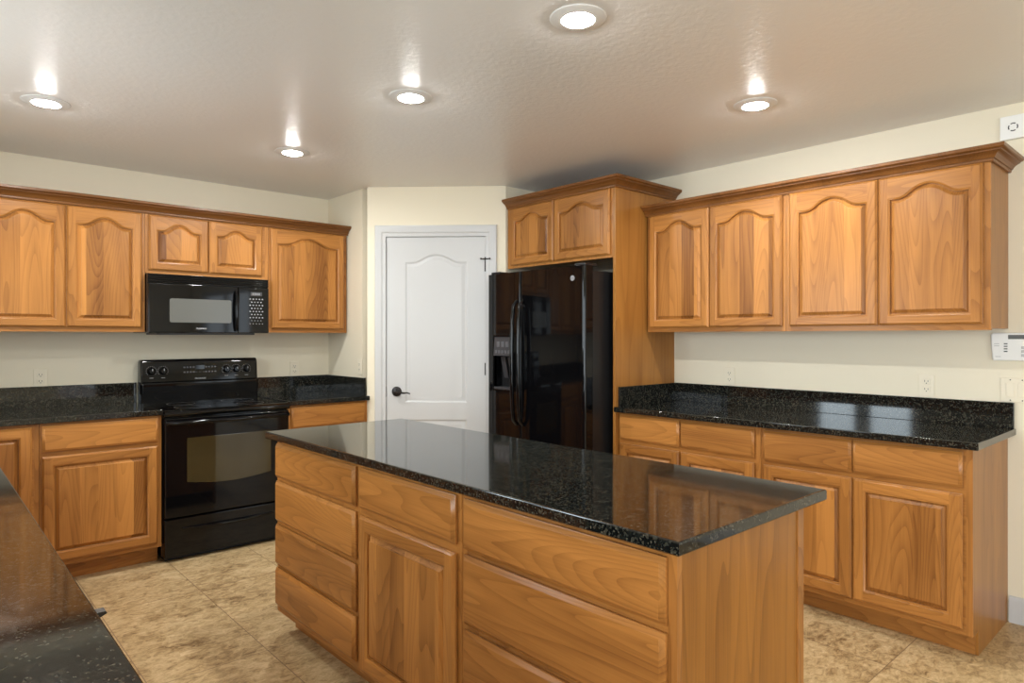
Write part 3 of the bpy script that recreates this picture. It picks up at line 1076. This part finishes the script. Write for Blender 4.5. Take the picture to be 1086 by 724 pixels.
# ------------------------------------------------------------------ recessed lights
def downlight(x, y, label):
    t = thing('recessed_light', label, 'ceiling light', (x, y, ZC), 0, 'recessed ceiling lights')
    MB().lathe([(0.098, -0.0002), (0.098, -0.002), (0.094, -0.0045), (0.064, -0.0095), (0.058, -0.0095), (0.050, -0.003), (0.050, -0.0002)], (0, 0, 0), 'z', 48, True).build('trim_ring', 'trimring', t)
    MB().lathe([(0.0495, -0.0015), (0.048, -0.009), (0.038, -0.014), (0.020, -0.017), (0.0, -0.018)], (0, 0, 0), 'z', 32).build('lens', 'lamp', t)


downlight(0.461, 3.765, 'lit recessed ceiling light out from the two-door cabinet beside the microwave')
downlight(1.672, 3.80, 'lit recessed ceiling light between the range and the pantry door')
downlight(1.690, 2.565, 'lit recessed ceiling light over the island, in the middle of its row of three')
downlight(1.700, 1.545, 'lit recessed ceiling light over the island end, largest of all in the photo')
downlight(2.955, 1.560, 'lit recessed ceiling light close to the four-door wall cabinets')


# ------------------------------------------------------------------ wall devices
def outlet(label, loc, rot, mat='almond'):
    t = thing('wall_outlet', label, 'outlet', loc, rot, 'wall outlets')
    MB().box(-0.035, 0.035, -0.006, -0.0003, -0.057, 0.057, 0.003).build('cover_plate', mat, t)
    for z in (-0.020, 0.020):
        MB().box(-0.017, 0.017, -0.0085, -0.005, z - 0.0145, z + 0.0145, 0.002).build('receptacle', mat, t)
        m = MB()
        m.box(-0.0085, -0.006, -0.0089, -0.008, z - 0.002, z + 0.008)
        m.box(0.006, 0.0085, -0.0089, -0.008, z - 0.002, z + 0.007)
        m.lathe([(0.0028, 0.0), (0.0028, -0.0009)], (0, -0.008, z - 0.008), 'y', 10)
        m.build('slots', 'slot', t, smooth=False)


outlet('cream wall outlet above the backsplash, under the open-end pair of cabinet doors', (XW, 1.100, 1.096), EAST)
outlet('cream wall outlet above the backsplash, close to the tall refrigerator panel', (XW, 2.203, 1.094), EAST)
outlet('white wall outlet above the backsplash beside the range, under the two-door cabinet', (0.577, YW, 1.092), 0)
outlet('white wall outlet between the range panel and the pantry corner', (2.190, YW, 1.098), 0)
outlet('white wall outlet on the short pantry side wall beside the white door', (XN, 4.432, 1.120), EAST)

t = thing('light_switch', 'cream double rocker light switch plate at the end of the wall counter', 'switch', (XW, 0.728, 1.094), EAST)
MB().box(-0.0615, 0.0615, -0.006, -0.0003, -0.057, 0.057, 0.003).build('cover_plate', 'almond', t)
for x in (-0.023, 0.023):
    MB().box(x - 0.0165, x + 0.0165, -0.0095, -0.0055, -0.033, 0.033, 0.002).build('rocker', 'almond', t)
    m = MB()
    for z in (-0.048, 0.048):
        m.lathe([(0.0028, 0.0), (0.0028, -0.0012), (0.0, -0.0015)], (x, -0.006, z), 'y', 10)
    m.build('screws', 'slot', t)

# alarm keypad
t = thing('alarm_keypad', 'white wall keypad with a grey screen below the end of the wall cabinets', 'keypad', (XW, 0.818, 1.298), EAST)
m = MB()
pts = [(0.004, -0.066), (0.190, -0.066), (0.194, 0.0), (0.190, 0.066), (0.004, 0.066), (-0.006, 0.058), (-0.005, 0.0), (0.0, -0.058)]
m.loft([lay(inset(pts, 0.001), -0.0005), lay(pts, -0.003), lay(pts, -0.020), lay(inset(pts, 0.003), -0.024), lay(inset(pts, 0.007), -0.0255)], True, True)
m.build('case', 'plastic', t)
MB().box(0.062, 0.150, -0.0262, -0.025, 0.036, 0.056, 0.0004, 1).build('screen', 'lcd', t)
m = MB()
for k, z in enumerate((0.014, 0.002, -0.010, -0.022)):
    m.box(0.046, 0.060, -0.0265, -0.025, z - 0.0025, z + 0.0025)
m.build('indicators', 'darkgrey', t, smooth=False)
m = MB()
for k, z in enumerate((0.014, 0.004)):
    m.box(0.008, 0.028, -0.0258, -0.025, z - 0.001, z + 0.001)
m.box(0.012, 0.034, -0.0258, -0.025, -0.048, -0.046)
m.build('markings', 'grey', t, smooth=False)
for r_ in range(3):
    for c_ in range(4):
        MB().box(0.112 + c_ * 0.019, 0.126 + c_ * 0.019, -0.0275, -0.025, -0.010 - r_ * 0.018, 0.003 - r_ * 0.018, 0.001, 1).build('key', 'white', t)

# siren box
t = thing('alarm_sounder', 'square white sounder box with a ring of dark slots, high on the wall', 'alarm', (XW, 0.733, 2.328), EAST)
MB().box(-0.055, 0.055, -0.024, -0.0005, -0.055, 0.055, 0.003).build('case', 'plastic', t)
m = MB()
for k in range(4):
    a0 = PI / 4 + k * PI / 2 + 0.22
    a1 = PI / 4 + (k + 1) * PI / 2 - 0.22
    poly = []
    for i in range(9):
        a = a0 + (a1 - a0) * i / 8
        poly.append((0.020 * math.cos(a), 0.020 * math.sin(a)))
    for i in range(9):
        a = a1 - (a1 - a0) * i / 8
        poly.append((0.015 * math.cos(a), 0.015 * math.sin(a)))
    m.loft([lay([(u - 0.004, v) for u, v in poly], -0.0235), lay([(u - 0.004, v) for u, v in poly], -0.0246)], True, True)
m.build('sound_slots', 'darkgrey', t, smooth=False)

# ------------------------------------------------------------------ under the peninsula counter
dw = thing('dishwasher', 'black dishwasher under the peninsula counter, only its latch tip showing past it', 'dishwasher', (0.190, 1.325, 0), WEST)
MB().box(0.0, 0.598, 0.002, 0.56, 0.10, 0.872, 0.003).build('body', 'blackmat', dw)
MB().box(0.0, 0.598, -0.020, 0.0015, 0.11, 0.74, 0.004).build('door', 'black', dw)
MB().box(0.0, 0.598, -0.024, 0.0015, 0.745, 0.872, 0.004).build('control_panel', 'black', dw)
MB().box(0.0, 0.598, 0.06, 0.07, 0.0, 0.0995).build('toe_kick', 'blackmat', dw, smooth=False)
m = MB()
m.prism([(-0.0245, 0.850), (-0.060, 0.866), (-0.058, 0.870), (-0.0245, 0.870)], lambda u, v, h: (h, u, v), 0.0, 0.022)
m.build('latch', 'blackmat', dw)
base_cabinet('base_cabinet', 'wooden base cabinet at the free end of the peninsula, hidden under its counter', (0.190, 0.580, 0), WEST, 0.743, [(0.02, 0.72, 0.727, 0.866)], [(0.02, 0.367, 0.128, 0.702), (0.373, 0.72, 0.128, 0.702)], depth=0.58)
base_cabinet('sink_cabinet', 'wooden base cabinet in front of the window, hidden under the counter', (0.190, 1.925, 0), WEST, 1.10, [(0.02, 1.08, 0.727, 0.866)], [(0.02, 0.547, 0.128, 0.702), (0.553, 1.08, 0.128, 0.702)], depth=0.58)
base_cabinet('base_cabinet', 'wooden base cabinet near the blind corner, hidden under the counter', (0.190, 3.027, 0), WEST, 1.23, [(0.02, 0.60, 0.727, 0.866), (0.61, 1.20, 0.727, 0.866)], [(0.02, 0.60, 0.128, 0.702), (0.61, 1.20, 0.128, 0.702)], depth=0.58)
